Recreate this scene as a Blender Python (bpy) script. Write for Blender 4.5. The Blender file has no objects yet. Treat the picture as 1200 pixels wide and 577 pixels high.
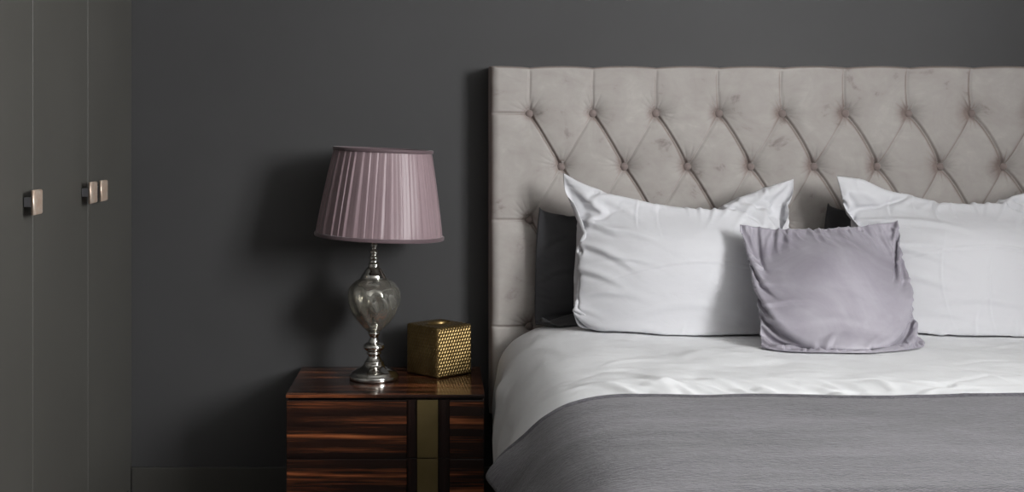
import bpy, bmesh, math, random
import numpy as np
from mathutils import Vector

C = bpy.context.scene.collection
PI = math.pi
F = 1460.0              # focal length in pixels of the 1200 px wide frame
CAMZ = 1.25
rnd = random.Random(4)
rng = np.random.default_rng(7)

# ------------------------------------------------------------------ materials
def srgb(r, g, b):
    def f(c):
        c /= 255.0
        return c / 12.92 if c <= 0.04045 else ((c + 0.055) / 1.055) ** 2.4
    return (f(r), f(g), f(b), 1.0)

class Mat:
    """small wrapper round one Principled material"""
    def __init__(s, name, col, rough=0.6, **kw):
        s.m = bpy.data.materials.new(name); s.m.use_nodes = True
        s.n = s.m.node_tree.nodes; s.l = s.m.node_tree.links
        s.b = s.n['Principled BSDF']
        s.b.inputs['Base Color'].default_value = col
        s.b.inputs['Roughness'].default_value = rough
        for k, v in kw.items():
            s.b.inputs[k.replace('_', ' ')].default_value = v
        s.tc = s.n.new('ShaderNodeTexCoord')
        s.h = None
    def mapping(s, scale=(1, 1, 1), rot=(0, 0, 0), src='Object'):
        mp = s.n.new('ShaderNodeMapping')
        mp.inputs['Scale'].default_value = scale; mp.inputs['Rotation'].default_value = rot
        s.l.new(s.tc.outputs[src], mp.inputs['Vector'])
        return mp.outputs['Vector']
    def noise(s, scale, detail=4, rough=0.55, vec=None, dist=0.0):
        t = s.n.new('ShaderNodeTexNoise')
        t.inputs['Scale'].default_value = scale; t.inputs['Detail'].default_value = detail
        t.inputs['Roughness'].default_value = rough; t.inputs['Distortion'].default_value = dist
        s.l.new(vec if vec is not None else s.tc.outputs['Object'], t.inputs['Vector'])
        return t.outputs['Fac']
    def wave(s, scale, dist=0.0, vec=None, direction='X', dscale=1.0, detail=2):
        t = s.n.new('ShaderNodeTexWave'); t.bands_direction = direction
        t.inputs['Scale'].default_value = scale; t.inputs['Distortion'].default_value = dist
        t.inputs['Detail Scale'].default_value = dscale; t.inputs['Detail'].default_value = detail
        s.l.new(vec if vec is not None else s.tc.outputs['Object'], t.inputs['Vector'])
        return t.outputs['Fac']
    def ramp(s, fac, stops):
        r = s.n.new('ShaderNodeValToRGB'); e = r.color_ramp.elements
        e[0].position, e[0].color = stops[0]; e[1].position, e[1].color = stops[-1]
        for p, c in stops[1:-1]:
            q = e.new(p); q.color = c
        s.l.new(fac, r.inputs['Fac']); return r.outputs['Color']
    def color(s, out): s.l.new(out, s.b.inputs['Base Color']); return s
    def link(s, out, inp): s.l.new(out, s.b.inputs[inp]); return s
    def math(s, op, a, b):
        t = s.n.new('ShaderNodeMath'); t.operation = op
        for i, v in enumerate((a, b)):
            if isinstance(v, (int, float)): t.inputs[i].default_value = v
            else: s.l.new(v, t.inputs[i])
        return t.outputs[0]
    def bump(s, out, strength=0.3, dist=0.002):
        t = s.n.new('ShaderNodeBump'); t.inputs['Strength'].default_value = strength
        t.inputs['Distance'].default_value = dist
        s.l.new(out, t.inputs['Height'])
        if s.h is not None: s.l.new(s.h, t.inputs['Normal'])
        s.h = t.outputs['Normal']; s.l.new(s.h, s.b.inputs['Normal']); return s

M = {}
def mk():
    w = Mat('wall_paint', srgb(70, 71, 71), 0.62)
    w.color(w.ramp(w.noise(1.6, 5), [(0.3, srgb(60, 60, 61)), (0.7, srgb(66, 66, 67))]))
    w.bump(w.noise(260, 3), 0.12, 0.001); M['wall'] = w.m
    w = Mat('side_wall_paint', srgb(84, 84, 83), 0.7); w.bump(w.noise(240, 3), 0.1, 0.001); M['sidewall'] = w.m
    w = Mat('ceiling_paint', srgb(225, 225, 222), 0.8); w.bump(w.noise(200, 3), 0.1, 0.001); M['ceiling'] = w.m
    w = Mat('floor_boards', srgb(70, 50, 38), 0.4)
    v = w.mapping((1.0, 9, 1)); w.color(w.ramp(w.noise(4, 6, vec=v), [(0.3, srgb(48, 34, 26)), (0.7, srgb(88, 64, 48))])); M['floor'] = w.m
    w = Mat('baseboard_paint', srgb(69, 68, 65), 0.42); w.bump(w.noise(150, 2), 0.05, 0.001); M['base'] = w.m
    w = Mat('wardrobe_paint', srgb(84, 82, 77), 0.5)
    w.color(w.ramp(w.noise(2.5, 4), [(0.3, srgb(73, 72, 68)), (0.7, srgb(77, 76, 72))]))
    w.bump(w.noise(320, 3), 0.12, 0.0008); M['wardrobe'] = w.m
    w = Mat('handle_brushed', srgb(214, 190, 170), 0.42, Metallic=0.6)
    w.bump(w.noise(90, 4, vec=w.mapping((1, 1, 12))), 0.15, 0.0008)
    w.color(w.ramp(w.noise(60, 4), [(0.3, srgb(216, 186, 164)), (0.7, srgb(228, 214, 200))])); M['plate'] = w.m
    w = Mat('handle_steel', srgb(150, 150, 156), 0.35, Metallic=0.9); w.bump(w.noise(120, 2), 0.05, 0.0005); M['steel'] = w.m
    w = Mat('window_white', srgb(230, 230, 228), 0.4); w.bump(w.noise(120, 2), 0.05, 0.0005); M['winframe'] = w.m
    # macassar ebony lacquer
    for nm, off in (('ebony', 0.0), ('ebony_front', 1.0)):
        w = Mat(nm, srgb(60, 34, 22), 0.22, Coat_Weight=0.5, Coat_Roughness=0.06)
        if off == 0.0:      # table top: grain along x, bands across y
            v = w.mapping((1.1, 30, 6))
        else:
            v = w.mapping((0.9, 3, 30))
        n1 = w.noise(1.15, 5, 0.55, v, 0.35)
        n2 = w.noise(4.5, 4, 0.6, v, 0.2)
        f = w.math('ADD', w.math('MULTIPLY', n1, 0.72), w.math('MULTIPLY', n2, 0.28))
        w.color(w.ramp(f, [(0.36, srgb(14, 9, 9)), (0.46, srgb(36, 20, 16)), (0.52, srgb(66, 37, 24)),
                           (0.575, srgb(122, 68, 40)), (0.63, srgb(176, 104, 62)), (0.74, srgb(74, 40, 26))]))
        M[nm] = w.m
    w = Mat('black_lacquer', srgb(30, 20, 19), 0.25, Coat_Weight=0.3); w.color(w.ramp(w.noise(3, 4, vec=w.mapping((30, 2, 1))), [(0.3, srgb(20, 13, 13)), (0.7, srgb(44, 27, 23))])); M['lacquer'] = w.m
    w = Mat('aged_brass', srgb(140, 124, 84), 0.38, Metallic=0.75); w.bump(w.noise(90, 3), 0.04, 0.0005)
    w.color(w.ramp(w.noise(8, 3), [(0.3, srgb(132, 117, 78)), (0.7, srgb(148, 132, 92))])); M['brass'] = w.m
    w = Mat('woven_gold', srgb(168, 138, 72), 0.35, Metallic=0.8)
    w.color(w.ramp(w.noise(30, 3), [(0.3, srgb(112, 92, 56)), (0.7, srgb(134, 113, 73))])); M['gold'] = w.m
    w = Mat('chrome', srgb(205, 203, 198), 0.09, Metallic=1.0)
    w.link(w.ramp(w.noise(35, 4), [(0.35, (0.05, 0.05, 0.05, 1)), (0.8, (0.2, 0.2, 0.2, 1))]), 'Roughness'); M['chrome'] = w.m
    # smoked, faintly silvered glass of the lamp
    w = Mat('silvered_glass', srgb(224, 222, 214), 0.03, Metallic=0.0, Transmission_Weight=0.9, IOR=1.5)
    mp = w.ramp(w.noise(18, 3, vec=w.mapping((1, 1, 0.35))), [(0.3, (0.10, 0.10, 0.10, 1)), (0.75, (0.40, 0.40, 0.40, 1))])
    w.link(mp, 'Metallic'); M['glass'] = w.m
    # silk of the shade
    w = Mat('mauve_silk', srgb(164, 138, 146), 0.42, Sheen_Weight=0.2, Sheen_Roughness=0.35)
    w.color(w.ramp(w.noise(7, 4, vec=w.mapping((1, 1, 0.4))), [(0.3, srgb(136, 116, 121)), (0.7, srgb(150, 130, 135))]))
    w.bump(w.noise(160, 3, vec=w.mapping((6, 6, 1))), 0.12, 0.0006); M['silk'] = w.m
    w = Mat('mauve_velvet_trim', srgb(92, 74, 79), 0.7, Sheen_Weight=0.25); w.bump(w.noise(300, 2), 0.2, 0.0006); M['trim'] = w.m
    w = Mat('shade_lining', srgb(214, 208, 204), 0.8); w.bump(w.noise(200, 2), 0.1, 0.0005); M['lining'] = w.m
    # crushed velvet of the headboard
    w = Mat('greige_velvet', srgb(172, 164, 160), 0.72, Sheen_Weight=0.45, Sheen_Roughness=0.35)
    w.b.inputs['Sheen Tint'].default_value = srgb(225, 225, 222)
    v1 = w.mapping((1.0, 1, 1.0))
    n1 = w.noise(5.5, 7, 0.62, v1, 1.3)
    n2 = w.noise(17, 5, 0.6, w.mapping((0.7, 1, 1.3), (0, 0.6, 0)), 0.8)
    f = w.math('ADD', w.math('MULTIPLY', n1, 0.65), w.math('MULTIPLY', n2, 0.35))
    w.color(w.ramp(f, [(0.33, srgb(132, 124, 120)), (0.41, srgb(162, 156, 152)), (0.56, srgb(169, 164, 160)), (0.68, srgb(180, 176, 171))]))
    lw = w.n.new('ShaderNodeLayerWeight'); lw.inputs['Blend'].default_value = 0.5  # velvet tint by view angle; paints brownish shade into button dimples and rolled edges
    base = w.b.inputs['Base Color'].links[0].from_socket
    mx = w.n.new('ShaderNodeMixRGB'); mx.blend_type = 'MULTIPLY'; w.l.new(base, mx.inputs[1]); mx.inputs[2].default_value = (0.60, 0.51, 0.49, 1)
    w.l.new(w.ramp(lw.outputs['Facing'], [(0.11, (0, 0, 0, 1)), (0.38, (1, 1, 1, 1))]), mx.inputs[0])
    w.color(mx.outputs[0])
    w.bump(w.noise(420, 2), 0.18, 0.0008)
    w.bump(n1, 0.25, 0.004); M['velvet'] = w.m
    w = Mat('velvet_button', srgb(126, 113, 109), 0.75, Sheen_Weight=0.4); w.bump(w.noise(500, 2), 0.2, 0.0006); M['button'] = w.m
    # linens
    def linen(nm, c, sheen=0.15, wr=0.35):
        w = Mat(nm, c, 0.85, Sheen_Weight=sheen)
        w.bump(w.noise(9, 5, 0.6, w.mapping((1.0, 1, 1.6), (0.2, 0.4, 0.3)), 0.7), wr, 0.006)
        w.bump(w.noise(520, 2), 0.15, 0.0005)
        M[nm] = w.m
        return w
    linen('white_cotton', srgb(208, 208, 212), 0.1, 0.3)
    linen('duvet_cotton', srgb(232, 233, 235), 0.1, 0.5)
    linen('charcoal_cotton', srgb(66, 66, 69), 0.15, 0.4)
    w = Mat('lavender_velvet', srgb(168, 161, 176), 0.5, Sheen_Weight=0.6, Sheen_Roughness=0.35)
    w.b.inputs['Sheen Tint'].default_value = srgb(232, 230, 240)
    w.color(w.ramp(w.noise(4.5, 5, 0.6, None, 0.8), [(0.35, srgb(146, 141, 151)), (0.65, srgb(166, 162, 171))]))
    w.bump(w.noise(8, 5, 0.6, None, 0.9), 0.3, 0.006); w.bump(w.noise(420, 2), 0.15, 0.0006); M['lavender'] = w.m
    # grey throw
    w = Mat('grey_wool', srgb(128, 127, 133), 0.9, Sheen_Weight=0.25)
    n1 = w.noise(2.6, 5, 0.6, w.mapping((0.7, 1.6, 1)), 0.8)
    n2 = w.noise(70, 4, 0.7, w.mapping((1.0, 1.9, 1), (0, 0, -0.7)))
    f = w.math('ADD', w.math('MULTIPLY', n1, 0.5), w.math('MULTIPLY', n2, 0.5))
    w.color(w.ramp(f, [(0.38, srgb(54, 52, 58)), (0.62, srgb(89, 86, 93))]))
    w.bump(n2, 0.8, 0.005)
    w.bump(w.wave(55, 3.0, w.mapping((1, 1, 1), (0, 0, 0.9)), dscale=3), 0.22, 0.0016)
    w.bump(w.noise(7, 4, 0.5, w.mapping((0.6, 1.5, 1)), 0.6), 0.35, 0.01); M['wool'] = w.m
    w = Mat('mattress_ticking', srgb(205, 203, 198), 0.85); w.bump(w.noise(60, 2), 0.2, 0.001); M['ticking'] = w.m
    w = Mat('bulb_glass', srgb(238, 236, 230), 0.3); M['bulb'] = w.m; w.bump(w.noise(20, 1), 0.02, 0.0005)
mk()

# ------------------------------------------------------------------ mesh helpers
def link_mesh(name, me, mat, parent=None, smooth=True, loc=None):
    o = bpy.data.objects.new(name, me); C.objects.link(o)
    if mat is not None and len(me.materials) == 0: me.materials.append(mat)
    if smooth:
        me.polygons.foreach_set('use_smooth', [True] * len(me.polygons))
    if parent is not None: o.parent = parent
    if loc is not None: o.location = loc
    return o

def pydata(name, V, Fc, mat, parent=None, smooth=True, loc=None):
    me = bpy.data.meshes.new(name)
    me.from_pydata([tuple(map(float, v)) for v in V], [], Fc); me.update()
    return link_mesh(name, me, mat, parent, smooth, loc)

def grid_faces(nr, nc, off=0, flip=False, wrap=False):
    f = []
    for i in range(nr - 1):
        for j in range(nc if wrap else nc - 1):
            k = (j + 1) % nc
            a, b, c, d = off + i * nc + j, off + i * nc + k, off + (i + 1) * nc + k, off + (i + 1) * nc + j
            f.append((a, d, c, b) if flip else (a, b, c, d))
    return f

def boxes(name, bl, mat, parent=None, bevel=0.0, seg=2, loc=None, smooth=False):
    """several bevelled boxes (x0,x1,y0,y1,z0,z1) as ONE mesh"""
    bm = bmesh.new()
    for (x0, x1, y0, y1, z0, z1) in bl:
        r = bmesh.ops.create_cube(bm, size=1.0)
        for v in r['verts']:
            v.co = Vector(((x0 + x1) / 2 + v.co.x * (x1 - x0), (y0 + y1) / 2 + v.co.y * (y1 - y0), (z0 + z1) / 2 + v.co.z * (z1 - z0)))
    if bevel:
        bmesh.ops.bevel(bm, geom=list(bm.edges), offset=bevel, segments=seg, profile=0.5, affect='EDGES')
    bmesh.ops.recalc_face_normals(bm, faces=bm.faces)
    me = bpy.data.meshes.new(name); bm.to_mesh(me); bm.free()
    o = link_mesh(name, me, mat, parent, smooth, loc)
    if bevel:
        me.polygons.foreach_set('use_smooth', [True] * len(me.polygons))
        m = o.modifiers.new('wn', 'WEIGHTED_NORMAL')
    return o

def lathe(name, prof, mat, parent=None, seg=72, loc=None, ripple=None):
    """revolve (r,z) points; ripple(theta,r,z)->(r',theta') allows fluting and swirl"""
    V = []
    for (r, z) in prof:
        for j in range(seg):
            th = 2 * PI * j / seg
            rr = r
            if ripple: rr = ripple(th, r, z)
            V.append((rr * math.cos(th), rr * math.sin(th), z))
    Fc = grid_faces(len(prof), seg, wrap=True)
    return pydata(name, V, Fc, mat, parent, True, loc)

def empty(name, loc, label=None, cat=None, group=None):
    o = bpy.data.objects.new(name, None); C.objects.link(o); o.location = loc
    o.empty_display_size = 0.05
    if label: tag(o, label, cat, group)
    return o
def tag(o, label, cat, group=None):
    o['label'] = label; o['category'] = cat
    if group: o['group'] = group
    return o
def structure(o): o['kind'] = 'structure'; return o

def smoothstep(a, b, x):
    t = np.clip((x - a) / (b - a), 0, 1); return t * t * (3 - 2 * t)

def catmull(pts, n):
    """smooth resample of a 2-D poly-line"""
    P = np.array(pts, float); P = np.vstack([2 * P[0] - P[1], P, 2 * P[-1] - P[-2]])
    out = []
    for i in range(1, len(P) - 2):
        for k in range(n):
            t = k / n
            a, b, c, d = P[i - 1], P[i], P[i + 1], P[i + 2]
            out.append(0.5 * (2 * b + (c - a) * t + (2 * a - 5 * b + 4 * c - d) * t * t + (3 * b - a - 3 * c + d) * t ** 3))
    out.append(P[-2]); return np.array(out)

# value noise for displacement
_perm = np.random.default_rng(3).random((256, 256))
def vnoise(x, y):
    xi = np.floor(x).astype(int); yi = np.floor(y).astype(int)
    fx = x - xi; fy = y - yi
    fx = fx * fx * (3 - 2 * fx); fy = fy * fy * (3 - 2 * fy)
    g = lambda i, j: _perm[i % 256, j % 256]
    return (g(xi, yi) * (1 - fx) + g(xi + 1, yi) * fx) * (1 - fy) + (g(xi, yi + 1) * (1 - fx) + g(xi + 1, yi + 1) * fx) * fy - 0.5
def fbm(x, y, o=4):
    s = 0; a = 1
    for k in range(o):
        s = s + a * vnoise(x * 2 ** k + 13.1 * k, y * 2 ** k + 7.7 * k); a *= 0.5
    return s

# ------------------------------------------------------------------ the room
WY = 4.32               # face of the back wall
XL, XR, YN, ZC = -1.70, 2.85, -1.6, 2.80
WX = -1.071             # plane of the wardrobe doors
structure(boxes('floor', [(XL - .1, XR + .1, YN - .1, WY + .1, -0.1, 0)], M['floor']))
structure(boxes('ceiling', [(XL - .1, XR + .1, YN - .1, WY + .1, ZC, ZC + .1)], M['ceiling']))
structure(boxes('wall_back', [(XL - .1, XR + .1, WY, WY + .1, 0, ZC)], M['wall']))
structure(boxes('wall_left', [(XL - .1, XL, YN, WY, 0, ZC)], M['sidewall']))
structure(boxes('wall_front', [(XL - .1, XR + .1, YN - .1, YN, 0, ZC)], M['sidewall']))
wy0, wy1, wz0, wz1 = -0.35, 1.30, 1.22, 2.74      # window opening in the right wall
structure(boxes('wall_right', [(XR, XR + .12, YN, wy0, 0, ZC), (XR, XR + .12, wy1, WY, 0, ZC),
                               (XR, XR + .12, wy0, wy1, 0, wz0), (XR, XR + .12, wy0, wy1, wz1, ZC)], M['sidewall']))
structure(boxes('window_1', [(XR + .02, XR + .09, wy0, wy0 + .06, wz0, wz1), (XR + .02, XR + .09, wy1 - .06, wy1, wz0, wz1),
                             (XR + .02, XR + .09, wy0, wy1, wz0, wz0 + .06), (XR + .02, XR + .09, wy0, wy1, wz1 - .06, wz1),
                             (XR + .03, XR + .08, (wy0 + wy1) / 2 - .03, (wy0 + wy1) / 2 + .03, wz0, wz1)], M['winframe']))
structure(boxes('baseboard_back', [(WX, XR, WY - .014, WY, 0, 0.09), ], M['base'], bevel=0.003))

# ------------------------------------------------------------------ wardrobe
wd = empty('wardrobe', (-1.39, 3.27, 0), 'tall dark grey built-in wardrobe with flat doors filling the left side', 'wardrobe')
def child_boxes(par, name, bl, mat, **k):
    L = par.matrix_world.translation if False else None
    return boxes(name, bl, mat, par, **k)
ox, oy = -1.39, 3.27
def wb(x0, x1, y0, y1, z0, z1): return (x0 - ox, x1 - ox, y0 - oy, y1 - oy, z0, z1)
boxes('carcass', [wb(XL + .01, WX - .024, 2.24, WY - .002, 0.0, ZC - .01), wb(WX - .024, WX - .002, 4.290, WY - .002, 0.0, ZC - .01),
                  wb(WX - .04, WX - .012, 2.24, 4.29, 0.0, 0.02)], M['wardrobe'], wd, bevel=0.0015)
seams = [2.247, 2.757, 3.268, 3.778, 4.288]
hand = [(2.757, -1), (3.268, -1), (3.778, -1), (3.778, 1)]   # seam the handle stands beside and the side it is on
for i in range(4):
    y0, y1 = seams[i] + .0012, seams[i + 1] - .0012
    d = boxes('door', [wb(WX - .022, WX, y0, y1, 0.022, ZC - .03)], M['wardrobe'], wd, bevel=0.0022, seg=3)
    sy, sd = hand[i]
    hy = sy + sd * 0.064 if i < 3 and i != 2 else sy + sd * 0.058
    zc = 1.07
    h = boxes('handle', [wb(WX + .001, WX + .030, hy - .013, hy + .013, zc - .013, zc + .013)], M['steel'], d, bevel=0.002)
    # bevelled square plate: a frustum standing off the door
    a, b = 0.032, 0.028
    x0, x1, x2 = WX + .027 - ox, WX + .033 - ox, WX + .037 - ox
    V = []
    for (x, q) in ((x0, a), (x1, a), (x2, b)):
        for (sy_, sz_) in ((-1, -1), (1, -1), (1, 1), (-1, 1)): V.append((x, hy - oy + sy_ * q, zc + sz_ * q))
    Fc = [(0, 3, 2, 1), (8, 9, 10, 11)]
    for r in range(2):
        for k in range(4): Fc.append((r * 4 + k, r * 4 + (k + 1) % 4, r * 4 + 4 + (k + 1) % 4, r * 4 + 4 + k))
    me = bpy.data.meshes.new('plate'); me.from_pydata(V, [], Fc); me.materials.append(M['plate'])
    # join the plate into the handle mesh (stem + plate are one handle)
    bm = bmesh.new(); bm.from_mesh(h.data)
    n0 = len(bm.faces)
    bm.from_mesh(me)
    bm.faces.ensure_lookup_table()
    for f in list(bm.faces)[n0:]: f.material_index = 1; f.smooth = False
    bm.to_mesh(h.data); bm.free(); h.data.materials.append(M['plate'])

# ------------------------------------------------------------------ nightstand
NX0, NX1, NY0, NY1, NZ = -0.479, 0.134, 3.84, 4.303, 0.44
ns = empty('nightstand', ((NX0 + NX1) / 2, (NY0 + NY1) / 2, 0), 'dark striped ebony nightstand with drawers and brass strips beside the bed', 'nightstand')
ox, oy = (NX0 + NX1) / 2, (NY0 + NY1) / 2
boxes('tabletop', [wb(NX0, NX1, NY0, NY1, NZ - .010, NZ)], M['ebony'], ns, bevel=0.0012)
boxes('carcass', [wb(NX0 + .004, NX1 - .004, NY0 + .026, NY1 - .002, 0.035, NZ - .0102)], M['lacquer'], ns, bevel=0.002)
boxes('plinth', [wb(NX0 + .03, NX1 - .03, NY0 + .05, NY1 - .03, 0.0, 0.036)], M['lacquer'], ns, bevel=0.002)
xs = lambda px: (px - 517) / 380.2
for (z0, z1) in ((0.2425, 0.4225), (0.0585, 0.2405)):
    d = boxes('drawer', [wb(NX0 + .002, xs(476.5), NY0 + .002, NY0 + .026, z0, z1), wb(xs(527), NX1 - .002, NY0 + .002, NY0 + .026, z0, z1)], M['ebony_front'], ns, bevel=0.0016)
    boxes('drawer_channel', [wb(xs(476.5), xs(488), NY0 + .017, NY0 + .026, z0, z1), wb(xs(514.5), xs(527), NY0 + .017, NY0 + .026, z0, z1),
                             wb(xs(517), xs(522), NY0 + .009, NY0 + .018, z0, z1), wb(xs(478), xs(481), NY0 + .010, NY0 + .018, z0, z1)], M['lacquer'], d, bevel=0.001)
    boxes('brass_strip', [wb(xs(488.8), xs(513.2), NY0 + .007, NY0 + .022, z0 + .001, z1 - .001)], M['brass'], d, bevel=0.001)

# ------------------------------------------------------------------ table lamp
LX, LY = -0.2200, 4.085
SC = 1 / 357.5          # metres per photograph pixel at the lamp
lamp = empty('table_lamp', (LX, LY, NZ + .0005), 'silver and smoked glass table lamp with pleated mauve shade on the nightstand', 'lamp')
def zz(py): return (445.0 - py) * SC
def prof(pts, n=6):
    return [(max(0.0, r * SC), zz(y)) for (r, y) in catmull(pts, n)]
foot = [(0.01, 445), (28.4, 445), (28.9, 444.3), (28.9, 440.5), (28.2, 439.4), (27.2, 439.0), (26.6, 437.2), (24.5, 435.2), (19.5, 432.6), (14.5, 430.2),
        (12.0, 427.5), (11.2, 425.6), (11.8, 424.8), (10.0, 423.8), (7.6, 420), (6.4, 416.4), (8.6, 415.4), (8.9, 414.0), (7.0, 412.8), (9.6, 411.4), (12.0, 409.0), (12.6, 406.8),
        (11.6, 404.2), (8.4, 402.4), (6.2, 401.4), (6.6, 399.8), (5.2, 398.4), (4.7, 395.6), (6.2, 393.4), (7.4, 391.4), (7.0, 390.2), (4.2, 389.6), (0.01, 389.4)]
lathe('base', [(max(0.0, r * SC), zz(y)) for r, y in foot], M['chrome'], lamp, 96)
def swirl(th, r, z):
    k = min(1.0, max(0.0, (z - zz(392)) / (zz(370) - zz(392)))) * min(1.0, max(0.0, (zz(326) - z) / (zz(340) - zz(326)) if False else (zz(327) - z) / (zz(327) - zz(345))))
    return r * (1 + 0.028 * k * math.cos(11 * (th + 5.0 * (z - zz(390)))))
body = catmull([(5.2, 390.8), (9.0, 388), (14.6, 383), (20.6, 375.5), (26.0, 367), (29.6, 357.5), (30.6, 348), (29.6, 340.5), (26.2, 334.5), (20.5, 329.6), (14.6, 327.0), (12.6, 326.6)], 6)
outer = [(r * SC, zz(y)) for r, y in body]
inner = [((r - 1.2) * SC, zz(y) + (0.6 * SC if i < 8 else -0.3 * SC)) for i, (r, y) in enumerate(body)][::-1]
loop = outer + inner + [outer[0]]
lathe('glass_body', loop, M['glass'], lamp, 176, ripple=swirl)
neck = [(0.01, 388), (1.6, 387.8), (1.6, 330), (13.8, 327.8), (15.8, 326.8), (15.8, 325.4), (14.4, 324.4), (15.0, 323.2), (13.0, 322.0), (13.2, 320.8), (11.2, 319.6), (11.4, 318.4), (9.4, 317.0), (9.6, 315.8),
        (7.6, 314.4), (6.6, 312.0), (7.2, 310.6), (6.0, 309.4), (4.6, 306.0), (5.6, 304.0), (6.2, 302.6), (4.6, 301.0), (4.0, 298.4), (5.2, 296.6), (4.8, 295.2), (3.4, 293.4), (3.0, 290.6), (4.2, 289.0),
        (4.2, 287.4), (3.0, 286.0), (2.8, 276.0), (4.4, 275.0), (4.4, 258.0), (0.01, 257.6)]
lathe('neck', [(max(0.0, r * SC), zz(y)) for r, y in neck], M['chrome'], lamp, 64)
# inner core ornament seen through the glass foot
core = [(0.01, 389), (5.5, 388.8), (4.0, 386.5), (2.6, 384.8), (3.4, 383), (5.0, 380), (4.8, 377), (3.0, 374.8), (2.0, 374), (2.0, 373)]
lathe('rod_ornament', [(max(0.0, r * SC), zz(y)) for r, y in core], M['chrome'], lamp, 40)
bulb = [(0.01, 236), (4, 236.6), (7, 239), (8.2, 243), (7, 248), (4.5, 253), (3.9, 257.4), (0.01, 257.5)]
lathe('bulb', [(r * SC, zz(y)) for r, y in bulb][::-1], M['bulb'], lamp, 40)

# shade: knife-pleated silk between two velvet bands, hung slightly crooked
sh_h = 0.288; rb, rt = 0.2085, 0.160
z_b = zz(278.0); SHX = 0.017
NP = 36; SEG = NP * 12; NR = 26
pr = random.Random(11)
pw = [1 + pr.uniform(-.28, .28) for _ in range(NP)]; tot = sum(pw); edges = [0]
for w_ in pw: edges.append(edges[-1] + w_ / tot)
pamp = [pr.uniform(.7, 1.25) for _ in range(NP)]; pmid = [pr.random() for _ in range(NP)]
V = []
for i in range(NR):
    t = i / (NR - 1); r0 = rb + (rt - rb) * t
    for k in range(NP):
        for q in range(12):
            s = q / 12
            a = edges[k] + (edges[k + 1] - edges[k]) * s
            th = 2 * PI * a + 0.3
            # saw-tooth fold: rises slowly, then drops behind the next pleat
            saw = s ** 0.8 if s < 0.9 else (1 - s) / 0.1 * 0.9
            lean = 0.004 * math.sin(k * 1.7) * (1 - t)
            amp = (0.0058 + 0.0020 * (1 - t)) * pamp[k] * (0.35 + 0.65 * math.sin(PI * min(1, max(0, t * 1.02))) ** 0.35 if 0 < t < 1 else 0.35)
            sec = 0.0008 * math.exp(-((s - 0.3 - 0.3 * pmid[k]) / 0.07) ** 2)
            r = r0 + amp * saw - sec - 0.003
            th += lean / r0
            V.append((r * math.cos(th), r * math.sin(th), t * sh_h))
Fo = grid_faces(NR, SEG, wrap=True)
n0 = len(V)
for i in range(2):
    t = i; r0 = rb + (rt - rb) * t - 0.0065
    for k in range(SEG):
        th = 2 * PI * k / SEG + .3; V.append((r0 * math.cos(th), r0 * math.sin(th), t * sh_h))
Fc = Fo + grid_faces(2, SEG, n0, flip=True, wrap=True)
for k in range(SEG):
    k2 = (k + 1) % SEG
    Fc.append((k, n0 + k, n0 + k2, k2)); Fc.append(((NR - 1) * SEG + k, (NR - 1) * SEG + k2, n0 + SEG + k2, n0 + SEG + k))
me = bpy.data.meshes.new('lamp_shade'); me.from_pydata(V, [], Fc); me.update()
me.materials.append(M['silk']); me.materials.append(M['lining'])
for p in me.polygons[len(Fo):]: p.material_index = 1
shade = link_mesh('lamp_shade', me, None, lamp, True, (SHX, 0, z_b))
shade.rotation_euler = (0, math.radians(2.6), 0)
def band(name, zc, r0, hh):
    pts = []
    for k in range(13):
        a = -PI / 2 + PI * k / 12; pts.append((r0 + 0.0022 + 0.0016 * math.cos(a), zc + hh * math.sin(a)))
    for k in range(13):
        a = PI / 2 + PI * k / 12; pts.append((r0 - 0.0085 + 0.0008 * math.cos(a), zc + hh * math.sin(a)))
    pts.append(pts[0])
    lathe(name, pts, M['trim'], shade, 120)
band('shade_trim', 0.003, rb + .0004, 0.0060)
band('shade_trim', sh_h - 0.004, rt + .0018, 0.0055)
# wire spider that carries the shade
sp = bmesh.new()
for a in range(3):
    th = a * 2 * PI / 3 + .4
    L = rt - .004
    hx = -SHX - math.sin(math.radians(2.6)) * sh_h
    c0 = Vector((hx + 0.012 * math.cos(th), 0.012 * math.sin(th), sh_h - .03)); c1 = Vector((L * math.cos(th), L * math.sin(th), sh_h - .012))
    dv = c1 - c0; r = bmesh.ops.create_cone(sp, segments=8, radius1=.0015, radius2=.0015, depth=dv.length, cap_ends=True)
    q = dv.to_track_quat('Z', 'Y').to_matrix().to_4x4(); q.translation = (c0 + c1) / 2
    bmesh.ops.transform(sp, matrix=q, verts=r['verts'])
r = bmesh.ops.create_cone(sp, segments=24, radius1=.013, radius2=.013, depth=.006, cap_ends=True)
bmesh.ops.translate(sp, vec=(hx, 0, sh_h - .03), verts=r['verts'])
me = bpy.data.meshes.new('shade_ring'); sp.to_mesh(me); sp.free(); link_mesh('shade_ring', me, M['chrome'], shade)

# ------------------------------------------------------------------ woven gold tissue box
tb = empty('tissue_box', (-0.007, 4.192, NZ), 'square gold woven tissue box cover on the nightstand beside the lamp', 'box')
tb.rotation_euler = (0, 0, math.radians(42))
BW, BH = 0.156, 0.166
def weave(u, v, nu, nv):
    t = v * nv; row = np.floor(t)
    s = u * nu + 0.5 * (row % 2)
    best = np.zeros_like(u)
    for dr in (-1, 0, 1):          # slanted straw stitches, staggered from row to row
        r2 = row + dr; s2 = u * nu + 0.5 * (r2 % 2)
        for dc in (-1, 0, 1):
            fx = s2 - np.floor(s2) - .5 - dc; fy = t - r2 - .5
            p = fx * .50 + fy * .86; q = fx * .86 - fy * .50
            best = np.maximum(best, np.exp(-(q / .21) ** 2 - (np.abs(p) / .52) ** 4))
    return best

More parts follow.
